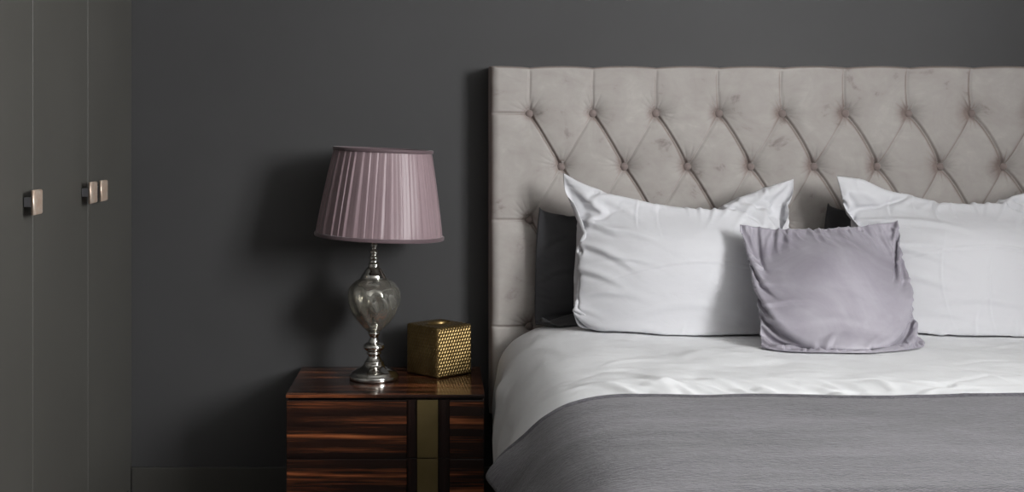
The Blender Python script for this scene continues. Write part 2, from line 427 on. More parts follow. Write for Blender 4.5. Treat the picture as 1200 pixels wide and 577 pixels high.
def box_pt(face, u, v):
    """rounded, slightly pillowed cuboid; u,v in 0..1 on a side face or the top"""
    h = BW / 2
    if face < 4:
        x = (u - .5) * BW; y = -h * np.ones_like(u); z = v * BH
        n = np.stack([np.zeros_like(u), -np.ones_like(u), np.zeros_like(u)], -1)
    else:
        x = (u - .5) * BW; y = (v - .5) * BW; z = BH * np.ones_like(u)
        n = np.stack([np.zeros_like(u), np.zeros_like(u), np.ones_like(u)], -1)
    P = np.stack([x, y, z], -1)
    bulge = 0.0035 * np.sin(PI * u) * np.sin(PI * v) if face < 4 else 0.004 * np.sin(PI * u) * np.sin(PI * v)
    P = P + n * bulge[..., None]
    # round the corners
    c = np.array([0, 0, BH / 2]); hx = np.array([h, h, BH / 2]); rr = 0.007
    core = np.clip(P - c, -(hx - rr), hx - rr)
    d = (P - c) - core; L = np.linalg.norm(d, axis=-1, keepdims=True)
    out = np.where(L > 1e-9, core + d / np.maximum(L, 1e-9) * np.minimum(L, rr), P - c)
    nn = np.where(L > 1e-9, d / np.maximum(L, 1e-9), n)
    edge = np.minimum(np.minimum(u, 1 - u), np.minimum(v, 1 - v))
    return out + c, nn, edge
V = []; Fc = []
NB = 150
for face in range(5):
    u, v = np.meshgrid(np.linspace(0, 1, NB), np.linspace(0, 1, NB))
    P, n, e = box_pt(face, u, v)
    w = weave(u, v, 13, 15) * smoothstep(0.02, 0.05, e)
    if face == 4:
        r = np.sqrt(((u - .5) / .40) ** 2 + ((v - .5) / .22) ** 2)
        w = w * smoothstep(.98, 1.1, r)
        P = P + n * (-0.010 * (1 - smoothstep(.62, .70, r)) + 0.004 * np.exp(-((r - .82) / .13) ** 2))[..., None]
    P = P + n * (0.0019 * w)[..., None]
    if face < 4:
        a = face * PI / 2; ca, sa = math.cos(a), math.sin(a)
        P = np.stack([P[..., 0] * ca - P[..., 1] * sa, P[..., 0] * sa + P[..., 1] * ca, P[..., 2]], -1)
    off = len(V); V += list(P.reshape(-1, 3)); Fc += grid_faces(NB, NB, off)
V += [(-BW / 2 + .007, -BW / 2 + .007, 0.0), (BW / 2 - .007, -BW / 2 + .007, 0.0), (BW / 2 - .007, BW / 2 - .007, 0.0), (-BW / 2 + .007, BW / 2 - .007, 0.0)]
Fc.append((len(V) - 1, len(V) - 2, len(V) - 3, len(V) - 4))
V = [(a, b, max(0.0004, c)) for a, b, c in V]
pydata('cover', V, Fc, M['gold'], tb)

# ------------------------------------------------------------------ bed: headboard
HX0, HX1, HZ1, HY = 0.163, 2.142, 1.470, 4.185      # HY: plane the padding reaches
BX, BZ, BC0, BZ1 = 0.2136, 0.180, 0.298, 1.313
bed = empty('bed', ((HX0 + HX1) / 2, 3.15, 0), 'double bed with tall buttoned greige velvet headboard', 'bed')
bx_, by_ = (HX0 + HX1) / 2, 3.15
DEEP = 0.038
buttons = []
for r in range(7):
    n = 9 if r % 2 == 0 else 8
    for c in range(n): buttons.append((BC0 + c * BX + (0 if r % 2 == 0 else BX / 2), BZ1 - r * BZ, r, c))
segs = []       # (x0,z0,x1,z1,depth,bow)
for (x, z, r, c) in buttons:
    if r < 6:
        if (r % 2 == 0 and c < 8) or r % 2 == 1: segs.append((x, z, x + BX / 2, z - BZ, 1.0, 0.0005 + 0.0008 * c))
        if (r % 2 == 0 and c > 0) or r % 2 == 1: segs.append((x, z, x - BX / 2, z - BZ, 0.30, -0.002))
    if r == 0: segs.append((x, z, x + (0.002 if c < 3 else -0.006), HZ1 + .02, 0.34, 0.0015 * (c + 1)))
    if r % 2 == 0 and c == 0: segs.append((HX0 - .02, z + .001, x, z, 0.45, 0.0))
    if r % 2 == 0 and c == 8: segs.append((x, z, HX1 + .02, z, 0.45, 0.0))
gx = np.linspace(HX0, HX1, 660); gz = np.linspace(0.30, HZ1, 390)
X, Z = np.meshgrid(gx, gz)
Hh = np.zeros_like(X)
def seg_dip(x0, z0, x1, z1, dep, bow):
    dx, dz = x1 - x0, z1 - z0; L = math.hypot(dx, dz); ux, uz = dx / L, dz / L
    t = (X - x0) * ux + (Z - z0) * uz
    d = (X - x0) * (-uz) + (Z - z0) * ux           # signed; + is to the left of travel
    tt = np.clip(t / L, 0, 1)
    d = d - (bow * 4 * tt * (1 - tt))
    over = np.maximum(0, np.maximum(-t, t - L))
    dd = np.sqrt(d * d + over * over)
    wide = np.exp(-(dd / 0.024) ** 1.4)
    sharp = np.where(d > 0, np.exp(-(dd / 0.0050)), np.exp(-(dd / 0.0026)))
    lip = np.exp(-(((d - 0.0085) / 0.0035) ** 2)) * (over < 1e-6)
    prof_t = 0.75 + 0.25 * (2 * np.abs(tt - .5)) ** 2
    return dep, wide * prof_t, sharp, lip
W_ = np.zeros_like(X); S_ = np.zeros_like(X); LP = np.zeros_like(X)
for s_ in segs:
    dep, w, sp_, lp = seg_dip(*s_)
    W_ = np.maximum(W_, w * (0.55 + 0.45 * dep)); S_ = np.maximum(S_, sp_ * dep); LP = np.maximum(LP, lp * dep)
Bd = np.zeros_like(X); Pk = np.zeros_like(X); bz = np.random.default_rng(5)
for (x, z, r, c) in buttons:
    d = np.hypot(X - x, Z - z); th = np.arctan2(Z - z, X - x)
    Bd = np.maximum(Bd, 0.70 * np.exp(-(d / 0.040) ** 1.6) + 0.30 * np.exp(-(d / 0.018) ** 2))
    # gathered pleats fanning out of each button, strongest upwards
    ph = bz.uniform(0, 6.28); kk = bz.integers(15, 21)
    wgt = 0.35 + 0.65 * np.clip(np.sin(th - 0.25), 0, 1)
    ln = 0.030 * (1 + 0.35 * np.sin(3 * th + ph))
    Pk += wgt * np.maximum(0, np.sin(kk * th + ph + 0.8 * np.sin(2 * th))) ** 2 * np.exp(-((d - 0.018) / ln) ** 2) * (d > 0.010)
Hh = -0.0042 * W_ - 0.0130 * S_ + 0.0022 * LP - (DEEP - 0.010) * Bd - 0.0040 * Pk
Hh += 0.0018 * fbm(X * 9, Z * 9, 4)
# the padded edge rolls back at the sides and the top
R = 0.034
ex = np.minimum(X - HX0, HX1 - X); ez = HZ1 - Z
def roll(e, R=0.034):
    t = np.clip(e / R, 0, 1); return -R * (1 - np.sqrt(np.clip(1 - (1 - t) ** 2, 0, 1)))
Y = HY - (Hh * smoothstep(-0.01, 0.03, np.minimum(ex, ez)) + np.minimum(roll(ex), roll(ez, 0.013)))
Y = np.minimum(Y, WY - 0.03)
# scalloped top edge between the vertical creases
scal = np.abs(np.sin(PI * (X - BC0) / BX)) ** 0.7
Z2 = Z + (0.006 * scal - 0.003) * smoothstep(HZ1 - 0.12, HZ1, Z)
P = np.stack([X - bx_, Y - by_, Z2], -1)
nr, nc = X.shape
V = list(P.reshape(-1, 3)); Fc = grid_faces(nr, nc)
# side and top skirts back to the wall, then a back sheet
ring = [(0, j) for j in range(nc)] + [(i, nc - 1) for i in range(1, nr)] + [(nr - 1, j) for j in range(nc - 2, -1, -1)] + [(i, 0) for i in range(nr - 2, 0, -1)]
idx = [i * nc + j for i, j in ring]; off = len(V)
for (i, j) in ring:
    p = P[i, j]; V.append((p[0], WY - 0.004 - by_, p[2]))
m_ = len(ring)
for k in range(m_):
    a, b = idx[k], idx[(k + 1) % m_]; Fc.append((b, a, off + k, off + (k + 1) % m_))
Fc.append(tuple(off + k for k in range(m_)))
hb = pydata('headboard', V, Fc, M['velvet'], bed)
# buttons
def dome_mesh():
    prof_ = [(0.0001, 0.0068), (0.004, 0.0064), (0.009, 0.0048), (0.0122, 0.0026), (0.0136, 0.0000), (0.0130, -0.004), (0.0115, -0.009), (0.008, -0.012)]
    V = []; n = 28
    for (r, y) in prof_:
        for k in range(n):
            a = 2 * PI * k / n; V.append((r * math.cos(a), -y, r * math.sin(a)))
    me = bpy.data.meshes.new('button'); me.from_pydata(V, [], grid_faces(len(prof_), n, wrap=True)); me.update()
    bm = bmesh.new(); bm.from_mesh(me); bmesh.ops.recalc_face_normals(bm, faces=bm.faces); bm.to_mesh(me); bm.free()
    me.materials.append(M['button']); me.polygons.foreach_set('use_smooth', [True] * len(me.polygons)); return me
dm = dome_mesh()
for (x, z, r, c) in buttons:
    if z < 0.66 and c > 1: continue            # hidden behind pillows and mattress
    if z < 0.35: continue
    b = bpy.data.objects.new('button', dm); C.objects.link(b); b.parent = hb
    b.location = (x - bx_, HY + DEEP - 0.0105 - by_, z)

# ------------------------------------------------------------------ bed: mattress and base
def rounded_box(name, x0, x1, y0, y1, z0, z1, r, mat, par, origin):
    o = boxes(name, [(x0 - origin[0], x1 - origin[0], y0 - origin[1], y1 - origin[1], z0, z1)], mat, par, bevel=r, seg=6)
    return o
MX0, MX1 = 0.255, 2.05
rounded_box('mattress', MX0, MX1, 2.10, 4.125, 0.315, 0.560, 0.05, M['ticking'], bed, (bx_, by_))
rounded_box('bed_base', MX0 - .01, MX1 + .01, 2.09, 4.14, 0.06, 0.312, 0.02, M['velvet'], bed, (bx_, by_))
for (x, y) in ((0.35, 2.2), (1.95, 2.2), (0.35, 4.0), (1.95, 4.0)):
    lathe('leg', [(0.0001, 0), (0.018, 0), (0.026, 0.058), (0.026, 0.0605), (0.0001, 0.0605)], M['lacquer'], bed, 24, loc=(x - bx_, y - by_, 0))

# ------------------------------------------------------------------ duvet and throw
DC = bx_                      # centre line of the bed
# half cross-section measured from the centre outwards: (distance from centre line, height)
half = catmull([(0, .622), (.30, .624), (.60, .622), (.74, .618), (.83, .604), (.89, .578), (.935, .542), (.967, .495), (.985, .445), (1.000, .395), (1.006, .34), (1.004, .28), (1.000, .235)], 10)
hl = np.concatenate([[0], np.cumsum(np.hypot(*np.diff(half, axis=0).T))]); HLEN = hl[-1]
fold_r = np.random.default_rng(21)
FOLDS = []
def add_fold(x, y, ang, ln, wd, am): FOLDS.append((x, y, ang, ln, wd, am))
# soft ridges running away from the throw's edge
for (px, am) in ((722, .007), (738, .006), (757, .009), (778, .008), (800, .006), (815, .005), (836, .006), (868, .004), (884, .005), (902, .004), (940, .004), (965, .005), (985, .004), (1015, .003), (1050, .004), (1100, .003), (1150, .003)):
    x = (px - 517) / 485.0
    add_fold(x, 3.03 + fold_r.uniform(-.03, .05), math.radians(-58 + fold_r.uniform(-24, 18)), fold_r.uniform(.07, .20), fold_r.uniform(.013, .024), am * 1.5)
for k in range(46):
    add_fold(fold_r.uniform(.25, 1.9), fold_r.uniform(2.98, 3.7), math.radians(fold_r.choice([-35, 25, -60, -15]) + fold_r.uniform(-15, 15)), fold_r.uniform(.06, .2), fold_r.uniform(.010, .026), fold_r.uniform(.0020, .0042) * fold_r.choice([-1, 1]))
def duvet_surface(S, Yv, wr=1.0):
    """S: signed arc length from the centre line, Yv: distance from the camera plane"""
    a = np.abs(S)
    d = np.interp(a, hl, half[:, 0]); z = np.interp(a, hl, half[:, 1])
    sg = np.sign(S) + (S == 0)
    side = smoothstep(.62, 1.0, d)
    low = smoothstep(.56, .36, z)
    # hangs a little closer to the mattress at the head, swings out towards the foot
    d = d + low * (-0.008 + 0.022 * smoothstep(3.4, 2.6, Yv)) - low * 0.016 * smoothstep(3.62, 3.95, Yv)
    d = d + low * 0.020 * np.exp(-((Yv - 2.80) / .25) ** 2) + 0.018 * np.exp(-((Yv - 3.70) / .09) ** 2 - ((z - .48) / .045) ** 2)
    x = DC + sg * d
    # loft and wrinkles (only where the throw does not weigh it down)
    fr = smoothstep(2.86, 2.94, Yv)
    w = 0.0065 * fbm(x * 5 + 3, Yv * 6, 4) * (0.5 + fr)
    for (fx, fy, an, ln, wd, am) in (FOLDS if wr > 0 else []):
        ca, sa = math.cos(an), math.sin(an)
        t = (x - fx) * ca + (Yv - fy) * sa; q = -(x - fx) * sa + (Yv - fy) * ca
        q = q + 0.25 * t * t / ln
        w = w + am * fr * np.exp(-(t / ln) ** 2 - (q / wd) ** 2) * wr
    # side pleats, running down the hanging part
    pl = 0.006 * np.sin(Yv * 17 + 1.3 * np.sin(Yv * 5 + z * 4)) * low
    w2 = w * (1 - side)
    # foot end falls away
    rr = 0.17; t = np.clip((2.16 - Yv) / rr, 0, None)
    drop = np.where(t < 1, rr * (1 - np.sqrt(np.clip(1 - np.clip(t, 0, 1) ** 2, 0, 1))), rr + (Yv < 2.16 - rr) * (2.16 - rr - Yv) * 8)
    z2 = z + w2 - np.minimum(drop, 0.40) * smoothstep(.20, .60, z)
    # raised lip of duvet at the head end
    z2 = z2 + 0.006 * smoothstep(3.85, 4.05, Yv) * (1 - side)
    x = x + sg * (pl + w * side * 1.5)
    return np.stack([x, Yv, z2], -1)

def sheet(name, P, mat, thick, loc):
    V = (P - np.array(loc)).reshape(-1, 3); nr, nc = P.shape[:2]
    o = pydata(name, V, grid_faces(nr, nc), mat, None, True, loc)
    s = o.modifiers.new('solid', 'SOLIDIFY'); s.thickness = thick; s.offset = -1
    return o
S, Yv = np.meshgrid(np.linspace(-HLEN, HLEN, 420), np.linspace(2.0, 4.115, 360))
P = duvet_surface(S, Yv)
# uneven hem
hemk = smoothstep(HLEN - .12, HLEN, np.abs(S))
P[..., 2] += hemk * 0.02 * np.sin(Yv * 3.1)
dv = sheet('duvet', P, M['duvet_cotton'], 0.018, (DC, 3.1, 0.5))
tag(dv, 'white cotton duvet spread over the bed and hanging at its left side', 'duvet')

def throw_edge(S):
    x = DC + np.sign(S) * np.interp(np.abs(S), hl, half[:, 0])
    return 2.915 - 0.034 * np.exp(-((x - 0.95) / 0.32) ** 2) + 0.006 * np.sin(x * 9) * np.exp(-((x - .7) / .3) ** 2) - 0.02 * smoothstep(.25, .12, x)
sh = np.interp(0.455, half[::-1, 1], hl[::-1])
S1, T1 = np.meshgrid(np.linspace(-sh, sh, 330), 1 - (1 - np.linspace(0, 1, 240)) ** 1.6)
Y1 = 2.0 + (throw_edge(S1) - 2.0) * T1
P0 = duvet_surface(S1, Y1, 0.0)
e = 1e-3
Nn = np.cross(duvet_surface(S1 + e, Y1, 0) - duvet_surface(S1 - e, Y1, 0), duvet_surface(S1, Y1 + e, 0) - duvet_surface(S1, Y1 - e, 0))
Nn /= np.linalg.norm(Nn, axis=-1, keepdims=True) + 1e-12
edge_d = (1 - T1) * 0.9
offs = 0.0150 + 0.0035 * np.exp(-((edge_d - .004) / .006) ** 2) - 0.0025 * np.exp(-((edge_d - .017) / .004) ** 2) + 0.003 * np.clip(fbm(P0[..., 0] * 1.6 + 9, P0[..., 1] * 9, 3), -.7, 1) + 0.005 * np.clip(fbm(P0[..., 0] * 3.2, P0[..., 1] * 5, 3), -.6, 1)
P1 = P0 + Nn * offs[..., None]
# the corner of the hem kicks out, its edge waves
hm = smoothstep(sh - .10, sh, np.abs(S1))
kick = 0.038 * np.exp(-((Y1 - 2.85) / .075) ** 2) + 0.010 * np.sin(Y1 * 21) * 0.6 + 0.004
P1[..., 0] += np.sign(S1) * hm * np.maximum(kick, 0.0)
P1[..., 2] += hm * 0.012 * np.sin(Y1 * 13 + 1)
th_ = sheet('throw_blanket', P1, M['wool'], 0.008, (DC, 2.6, 0.6))
tag(th_, 'grey woven throw blanket laid across the foot half of the white duvet', 'blanket')

def bed_z(x, y):
    a = np.abs(x - DC); s = np.interp(a, half[:100, 0], hl[:100])
    return duvet_surface(np.sign(x - DC) * s, np.clip(y, 2.2, 4.1), 1.0)[..., 2]
_bx = np.linspace(0.2, 2.15, 160); _by = np.linspace(3.2, 4.12, 90)
_BX, _BY = np.meshgrid(_bx, _by); _BZ = bed_z(_BX, _BY)
def bed_zi(x, y):
    fx = np.clip((x - .2) / (1.95) * 159, 0, 158.999); fy = np.clip((y - 3.2) / .92 * 89, 0, 88.999)
    i = fx.astype(int); j = fy.astype(int); a = fx - i; b = fy - j
    return (_BZ[j, i] * (1 - a) + _BZ[j, i + 1] * a) * (1 - b) + (_BZ[j + 1, i] * (1 - a) + _BZ[j + 1, i + 1] * a) * b

# ------------------------------------------------------------------ pillows: two sewn sheets, inflated and settled
def sim_pillow(W, H, corners, thick, ears=(0.5, 0.5, 0.5, 0.5), sag=0.0, wall=None, seed=1, levels=(20, 40, 80, 130), press=1.0, tuck=None, front=None, pins=(), gather=1.0, upow=.85, vpow=.8):
    """corners: bl, br, tr, tl targets. ears: how empty each corner is. wall(x,z): the y the back must stay in front of"""
    r = np.random.default_rng(seed)
    cs = np.array(corners, float)
    P = None
    for li, nu in enumerate(levels):
        nv = max(8, int(nu * H / W)); nu += 1; nv += 1
        u, v = np.meshgrid(np.linspace(0, 1, nu), np.linspace(0, 1, nv))
        ds = W / (nu - 1); dt = H / (nv - 1); dg = math.hypot(ds, dt)
        if P is None:
            mid = ((1 - u) * (1 - v))[..., None] * cs[0] + (u * (1 - v))[..., None] * cs[1] + (u * v)[..., None] * cs[2] + ((1 - u) * v)[..., None] * cs[3]
            n = np.cross(cs[1] - cs[0], cs[3] - cs[0]); n /= np.linalg.norm(n)      # n points to -y (camera) when bl->br x bl->tl
            b = 0.3 * thick * (np.sin(PI * u) * np.sin(PI * v)) ** .5
            P = np.stack([mid + n * b[..., None], mid - n * b[..., None]])
            P += r.normal(0, .001, P.shape)
        else:
            ov, ou = P.shape[1:3]
            fu = u * (ou - 1); fv = v * (ov - 1); iu = np.clip(fu.astype(int), 0, ou - 2); iv = np.clip(fv.astype(int), 0, ov - 2)
            au = (fu - iu)[None, ..., None]; av = (fv - iv)[None, ..., None]
            P = (P[:, iv, iu] * (1 - au) + P[:, iv, iu + 1] * au) * (1 - av) + (P[:, iv + 1, iu] * (1 - au) + P[:, iv + 1, iu + 1] * au) * av
            P += r.normal(0, .0006, P.shape)
        Vl = np.zeros_like(P)
        T = thick * np.clip(np.sin(PI * u), 0, 1) ** upow * np.clip(np.sin(PI * v), 0, 1) ** vpow
        er = ((1 - u) * (1 - v), u * (1 - v), u * v, (1 - u) * v)
        for k, (cu, cv) in enumerate(((0, 0), (1, 0), (1, 1), (0, 1))):
            rr = np.hypot((u - cu) * W, (v - cv) * H)
            T = T * (1 - ears[k] * np.exp(-(rr / 0.16) ** 2))
        if sag: T = T * (1 - sag * smoothstep(.55, 1.0, v))
        T = np.maximum(T, 0.004)
        steps = (160, 120, 90, 70)[li] if li < 4 else 60
        dtm = (0.020, 0.012, 0.008, 0.006)[min(li, 3)]
        iters = (5, 6, 7, 8)[min(li, 3)]
        def dist_c(A, Bq, L, k, kc=None):
            d = Bq - A; l = np.sqrt((d * d).sum(-1, keepdims=True)) + 1e-9
            c = (l - L) / l
            c = np.where(c > 0, c * k, c * (k if kc is None else kc)) * 0.5
            A += d * c; Bq -= d * c
        for st in range(steps):
            du = np.zeros_like(P); dw = np.zeros_like(P)
            du[:, :, 1:-1] = P[:, :, 2:] - P[:, :, :-2]; dw[:, 1:-1] = P[:, 2:] - P[:, :-2]
            N = np.cross(du, dw); N /= np.linalg.norm(N, axis=-1, keepdims=True) + 1e-9
            N[1] *= -1
            acc = N * (9.0 * press) * (T / thick)[None, ..., None]
            acc[..., 2] -= 0.35
            Vl = Vl * 0.90 + acc * dtm
            old = P.copy(); P = P + np.clip(Vl * dtm, -.01, .01)
            for it in range(iters):
                for o in (0, 1):
                    dist_c(P[:, :, o:-1:2], P[:, :, o + 1::2], ds, 1.0)
                    dist_c(P[:, o:-1:2], P[:, o + 1::2], dt, 1.0)
                    dist_c(P[:, o:-1:2, :-1], P[:, o + 1::2, 1:], dg, 0.35)
                    dist_c(P[:, o:-1:2, 1:], P[:, o + 1::2, :-1], dg, 0.35)
                if it % 2 == 0:
                    for o in (0, 1, 2, 3):
                        nn = (P.shape[2] - 2 - o + 3) // 4
                        # bending: resist folding over two cells
                        A = P[:, :, o:-2:4]; Bq = P[:, :, o + 2::4]; m = min(A.shape[2], Bq.shape[2]); dist_c(A[:, :, :m], Bq[:, :, :m], 2 * ds, 0.12)
                        A = P[:, o:-2:4]; Bq = P[:, o + 2::4]; m = min(A.shape[1], Bq.shape[1]); dist_c(A[:, :m], Bq[:, :m], 2 * dt, 0.12)
                # filling: the two sheets are at most T apart, and never cross
                d = P[0] - P[1]; l = np.linalg.norm(d, axis=-1) + 1e-9
                ex_ = np.maximum(0, l - T) / l * 0.5 * 0.6
                P[0] -= d * ex_[..., None]; P[1] += d * ex_[..., None]
                if gather < 1:
                    for A_ in (P[:, 0], P[:, -1]):
                        for o in (0, 1): dist_c(A_[:, o:-1:2], A_[:, o + 1::2], ds * gather, 0.9, 0.0)
                    for A_ in (P[:, :, 0], P[:, :, -1]):
                        for o in (0, 1): dist_c(A_[:, o:-1:2], A_[:, o + 1::2], dt * gather, 0.9, 0.0)
                # seam
                m = (P[0, 0] + P[1, 0]) / 2; P[0, 0] = m; P[1, 0] = m
                m = (P[0, -1] + P[1, -1]) / 2; P[0, -1] = m; P[1, -1] = m
                m = (P[0, :, 0] + P[1, :, 0]) / 2; P[0, :, 0] = m; P[1, :, 0] = m
                m = (P[0, :, -1] + P[1, :, -1]) / 2; P[0, :, -1] = m; P[1, :, -1] = m
                for k, (i, j) in enumerate(((0, 0), (0, -1), (-1, -1), (-1, 0))):
                    if cs[k][0] == cs[k][0] and (tuck is None or tuck[k]): P[:, i, j] = cs[k]
                for (pu, pv, tgt, st_) in pins:
                    i = int(round(pv * (nv - 1))); j = int(round(pu * (nu - 1)))
                    q_ = P[:, i, j] * (1 - st_) + np.array(tgt) * st_; P[:, i, j] = q_.mean(0)
                zb = bed_zi(P[..., 0], P[..., 1]) + 0.005
                P[..., 2] = np.maximum(P[..., 2], zb)
                if wall is not None:
                    P[..., 1] = np.minimum(P[..., 1], wall(P[..., 0], P[..., 2]))
                if front is not None:
                    P[..., 1] = np.maximum(P[..., 1], front(P[..., 0], P[..., 2]))
            Vl = Vl * 0.6 + 0.4 * (P - old) / dtm
            Vl = np.clip(Vl, -1, 1)
    return P

def refine(P, folds, W, H, seed, ticks=60, amp=.0025, tick_am=.0021):
    """double the mesh density and lay creases and seam puckers into the front sheet"""
    nv, nu = P.shape[1:3]; Q = np.zeros((2, 2 * nv - 1, 2 * nu - 1, 3))
    Q[:, ::2, ::2] = P; Q[:, 1::2, ::2] = (P[:, 1:] + P[:, :-1]) / 2; Q[:, :, 1::2] = (Q[:, :, 2::2] + Q[:, :, :-2:2]) / 2
    for _ in range(3):
        B = Q.copy(); B[:, 1:-1, 1:-1] = (Q[:, 1:-1, 1:-1] * 4 + Q[:, 2:, 1:-1] + Q[:, :-2, 1:-1] + Q[:, 1:-1, 2:] + Q[:, 1:-1, :-2]) / 8; Q = B
    nv, nu = Q.shape[1:3]
    u, v = np.meshgrid(np.linspace(0, 1, nu), np.linspace(0, 1, nv)); X = u * W; Yq = v * H
    N = np.cross(np.gradient(Q[0], axis=1), np.gradient(Q[0], axis=0)); N /= np.linalg.norm(N, axis=-1, keepdims=True) + 1e-12
    r = np.random.default_rng(seed + 100); D = np.zeros_like(u)
    def one(fx, fy, an, ln, wd, am, cv=0.15):
        ca, sa = math.cos(an), math.sin(an); t = (X - fx) * ca + (Yq - fy) * sa; q = -(X - fx) * sa + (Yq - fy) * ca + cv * t * t / ln
        return am * np.exp(-(t / ln) ** 2) * (np.exp(-(q / wd) ** 2) - 0.45 * np.exp(-((q + 1.5 * wd) / (wd * .8)) ** 2))
    for (fu, fv, an, ln, wd, am) in folds: D += one(fu * W, fv * H, math.radians(an), ln, wd, am)
    for k in range(ticks):
        e = r.integers(0, 4); a = r.uniform(.04, .96); ln = r.uniform(.012, .038); off = ln * .8
        fx, fy, an = ((a * W, off, 90), (W - off, a * H, 0), (a * W, H - off, 90), (off, a * H, 0))[e]
        D += one(fx, fy, math.radians(an + r.uniform(-22, 22)), ln, r.uniform(.004, .008), tick_am * r.uniform(.3, 1.1) * r.choice([-1, 1]))
    D += amp * fbm(X * 9 + seed, Yq * 14, 4)
    edge = np.minimum(np.minimum(X, W - X), np.minimum(Yq, H - Yq))
    D *= smoothstep(0, .012, edge)
    sgn = 1.0 if (N[nv // 2, nu // 2, 1] < 0) else -1.0
    Q[0] += N * sgn * D[..., None]
    Q[..., 2] = np.maximum(Q[..., 2], bed_zi(Q[..., 0], Q[..., 1]) + 0.004)
    return Q

def pillow_obj(name, P, mat, label, cat, group=None, sub=0):
    """front and back sheet share their seam vertices"""
    nv, nu = P.shape[1:3]
    org = np.array([P[..., 0].mean(), P[..., 1].mean(), P[..., 2].min()])
    V = list((P[0] - org).reshape(-1, 3)); Fc = grid_faces(nv, nu)
    idm = np.full((nv, nu), -1)
    for i in range(nv):
        for j in range(nu):
            if i in (0, nv - 1) or j in (0, nu - 1): idm[i, j] = i * nu + j
            else: idm[i, j] = len(V); V.append(P[1, i, j] - org)
    for i in range(nv - 1):
        for j in range(nu - 1):
            Fc.append((idm[i, j], idm[i + 1, j], idm[i + 1, j + 1], idm[i, j + 1]))
    Fc = [tuple(int(a) for a in f) for f in Fc]
    o = pydata(name, V, Fc, mat, None, True, tuple(float(a) for a in org))
    if sub:
        m = o.modifiers.new('sub', 'SUBSURF'); m.levels = sub; m.render_levels = sub
    return tag(o, label, cat, group)

def pt(px, py, D):
    s = F / D; return ((px - 517) / s, D, CAMZ - (py - 155) / s)

